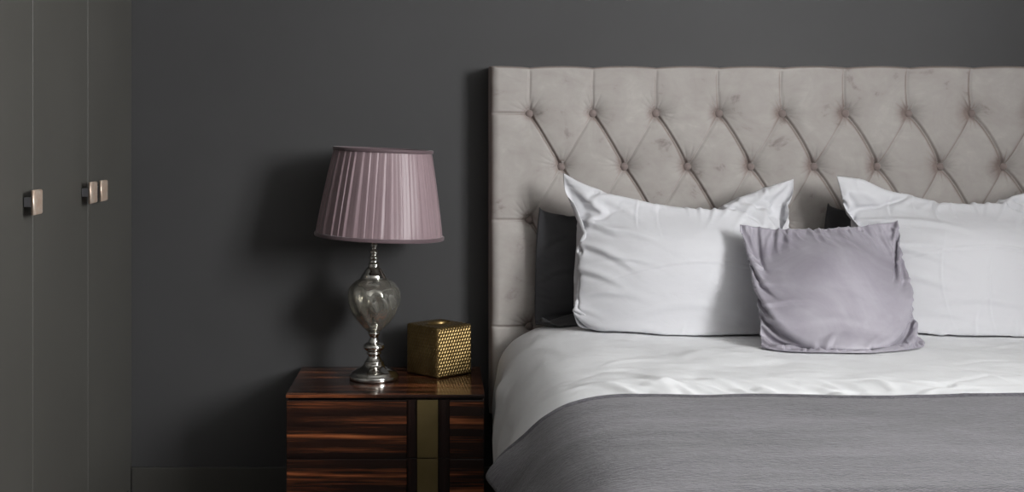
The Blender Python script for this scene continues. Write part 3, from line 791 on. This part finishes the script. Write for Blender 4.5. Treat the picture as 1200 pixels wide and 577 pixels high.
hbw = lambda x, z: HY - 0.004 + 0 * x
PILLOWS = True
if PILLOWS:
    # charcoal pair against the headboard
    for (x0, x1, zt, sd, lb) in ((632, 886, 243, 2, 'dark charcoal pillow half hidden behind the left white pillow'),
                             (970, 1224, 238, 3, 'dark charcoal pillow almost hidden behind the right white pillow')):
        tl = pt(x0, zt, 4.13); tr = pt(x1, zt + 3, 4.13)
        bl = pt(x0 + 4, 388, 4.05); br = pt(x1 - 6, 388, 4.05)
        P = sim_pillow(0.735, 0.47, [(bl[0], 4.05, .63), (br[0], 4.05, .63), tr, tl], 0.085, ears=(.5, .5, .5, .5), wall=hbw, seed=sd, levels=(20, 40, 72), front=lambda x, z: 4.02 + 0 * x)
        P = refine(P, [(.06, .8, 35, .05, .010, .004), (.1, .6, 20, .05, .01, .003)], .735, .47, sd)
        pillow_obj('pillow', P, M['charcoal_cotton'], lb, 'pillow', 'charcoal pillows against the headboard')
    wp = lambda x, z: np.where(z > 1.03, 4.10 - 0.0 * z, 4.005 + 0.25 * np.clip(z - .62, 0, .4))
    def top_pins(lst, D): return [(u, 1.0, pt(px, py, D), .5) for (u, px, py) in lst]
    def side_pins(u, lst): return [(u, v, pt(px, py, D), .4) for (v, px, py, D) in lst]
    whites = (
        ((660, 203), (930, 210), (702, 390), (876, 396), 5, 'large white pillow with two raised corners, left of the lavender cushion',
         top_pins([(.17, 704, 226), (.33, 748, 246), (.47, 788, 257), (.60, 824, 260), (.72, 856, 240), (.86, 893, 221)], 4.03)
         + side_pins(0, [(.82, 672, 236, 4.0), (.64, 688, 272, 3.95), (.5, 689, 300, 3.97)]) + side_pins(1, [(.82, 924, 244, 4.0), (.64, 912, 275, 3.96), (.45, 898, 310, 3.97)])),
        ((980, 206), (1262, 210), (1040, 390), (1226, 396), 9, 'large white pillow partly cut off at the right, behind the lavender cushion',
         top_pins([(.12, 1010, 213), (.28, 1056, 236), (.42, 1098, 257), (.52, 1128, 263), (.60, 1150, 258), (.72, 1182, 240), (.86, 1220, 222)], 4.03)
         + side_pins(0, [(.82, 988, 238, 4.0), (.64, 1010, 268, 3.95), (.5, 1014, 300, 3.97)]) + side_pins(1, [(.82, 1256, 244, 4.0), (.64, 1244, 275, 3.96), (.45, 1240, 310, 3.97)])))
    for (a, b, c, d, sd, lb, pn) in whites:
        tl = pt(a[0], a[1], 4.02); tr = pt(b[0], b[1], 4.02)
        bl = pt(c[0], c[1], 3.95); br = pt(d[0], d[1], 3.95)
        P = sim_pillow(0.80, 0.585, [(bl[0] + .03, 3.975, .655), (br[0] - .03, 3.975, .655), tr, tl], 0.225, upow=.95, ears=(.2, .2, .9, .9), sag=0.85, wall=wp, seed=sd, pins=pn, gather=0.97)
        fl = [(.12, .72, -14, .08, .012, .011), (.24, .67, -8, .10, .014, .009), (.16, .57, -18, .09, .013, .011), (.26, .52, -6, .09, .009, .004), (.13, .45, -12, .08, .013, .009), (.18, .34, 4, .09, .014, .006),
              (.08, .25, -6, .06, .010, .004), (.12, .86, -35, .08, .013, .003), (.22, .84, -28, .09, .012, .003), (.06, .82, -60, .06, .014, .003),
              (.55, .90, -78, .06, .008, .006), (.62, .88, -98, .07, .008, .006), (.68, .87, -112, .06, .008, .005), (.49, .91, -65, .05, .007, .004), (.76, .84, 40, .09, .011, .006), (.86, .86, 52, .09, .012, .006), (.72, .90, 30, .07, .010, .005),
              (.60, .50, -1, .22, .0045, .0028), (.80, .48, -2, .10, .004, .002), (.30, .80, 88, .09, .004, .0014), (.38, .78, 90, .10, .004, .0011), (.47, .10, 88, .05, .006, .0015), (.34, .08, 84, .035, .006, .0018), (.62, .08, 92, .04, .006, .0015),
              (.88, .60, 10, .05, .009, .004), (.86, .38, -8, .06, .010, .004), (.5, .28, 3, .12, .013, .003), (.3, .16, -5, .09, .012, .003)]
        if sd == 9: fl = [(a_, b_ + (.03 if k % 2 else -.02), c_ * .4 if abs(c_) < 30 else c_, d_ * (1.5 if abs(c_) < 30 else 1), e_, f_ * .9) for k, (a_, b_, c_, d_, e_, f_) in enumerate(fl)] + [(.2, .80, 90, .05, .0045, .0016), (.45, .8, 88, .04, .0045, .0016), (.36, .35, 91, .12, .004, .0013), (.52, .3, 90, .12, .004, .0013), (.34, .06, 40, .05, .009, .005)]
        P = refine(P, fl, .80, .60, sd)
        pillow_obj('pillow', P, M['white_cotton'], lb, 'pillow', 'white pillows')
    tl = pt(867, 263, 3.82); tr = pt(1052, 258, 3.82); bl = pt(893, 414, 3.58); br = pt(1081, 406, 3.62)
    cw = lambda x, z: 3.66 + 0.50 * np.clip(z - .62, 0, .6)
    P = sim_pillow(0.535, 0.485, [bl, br, tr, tl], 0.14, upow=1.15, vpow=1.0, ears=(.5, .5, .4, .4), wall=cw, seed=12, levels=(20, 40, 80, 120), gather=0.94,
                   pins=[(k / 16, 1.0, pt(867 + 185 * k / 16, 263 - 5 * k / 16 + 6.5 * math.sin(PI * k / 16) ** .7 + (0.8 if k % 3 == 0 else -.5), 3.82 - .01 * math.sin(PI * k / 16)), .5) for k in range(1, 16)]
                        + [(0.0, v_, pt(np.interp(v_, [0, .45, 1], [893, 887, 867]), 414 - 151 * v_, 3.58 + .24 * v_), .35) for v_ in np.arange(1, 14) / 14]
                        + [(1.0, v_, pt(np.interp(v_, [0, .25, .6, 1], [1081, 1071, 1058, 1052]), 406 - 148 * v_, 3.62 + .20 * v_), .35) for v_ in np.arange(1, 14) / 14])
    P = refine(P, [(.10, .70, -10, .05, .009, .005), (.12, .56, -6, .06, .010, .006), (.16, .42, 8, .07, .009, .004), (.10, .30, 4, .05, .010, .004), (.30, .90, -50, .05, .009, .004), (.5, .88, -60, .06, .010, .005), (.60, .90, -40, .06, .010, .004),
                   (.93, .55, -30, .03, .008, .004), (.93, .40, -30, .03, .008, .004), (.94, .27, -30, .03, .008, .004), (.93, .7, -25, .03, .008, .003), (.35, .10, 70, .04, .009, .006), (.30, .07, 100, .03, .008, .005), (.55, .09, 60, .04, .009, .004), (.8, .12, 40, .05, .009, .004),
                   (.14, .07, 10, .06, .009, .007), (.40, .30, -3, .08, .012, .0015)], .535, .475, 12, ticks=70, tick_am=.0032)
    pillow_obj('cushion', P, M['lavender'], 'small lavender velvet cushion leaning in front of the two white pillows', 'cushion')

# ------------------------------------------------------------------ daylight
def area(name, loc, target, sx, sy, power, col):
    l = bpy.data.lights.new(name, 'AREA'); l.shape = 'RECTANGLE'; l.size = sx; l.size_y = sy; l.energy = power; l.color = col
    o = bpy.data.objects.new(name, l); C.objects.link(o); o.location = loc
    o.rotation_euler = (Vector(target) - Vector(loc)).to_track_quat('-Z', 'Y').to_euler()
    return o
area('window_daylight', (XR + .13, (wy0 + wy1) / 2, (wz0 + wz1) / 2), (XR - 1, (wy0 + wy1) / 2, (wz0 + wz1) / 2), wy1 - wy0, wz1 - wz0, 238, (0.995, 0.997, 1.0))
w = bpy.data.worlds.new('World'); bpy.context.scene.world = w; w.use_nodes = True
w.node_tree.nodes['Background'].inputs[0].default_value = (0.95, 0.97, 1.0, 1); w.node_tree.nodes['Background'].inputs[1].default_value = 0.6

# ------------------------------------------------------------------ camera
cam = bpy.data.cameras.new('camera'); co = bpy.data.objects.new('camera', cam); C.objects.link(co)
co.location = (0, 0, CAMZ); co.rotation_euler = (PI / 2, 0, 0)
cam.sensor_width = 36; cam.lens = F / 1200 * 36
cam.shift_x = (600 - 517) / 1200; cam.shift_y = -(288.5 - 155) / 1200
cam.clip_start = 0.05
bpy.context.scene.camera = co
vs = bpy.context.scene.view_settings
vs.view_transform = 'Standard'; vs.look = 'None'; vs.exposure = 0.5; vs.gamma = 1.0; vs.use_curve_mapping = False
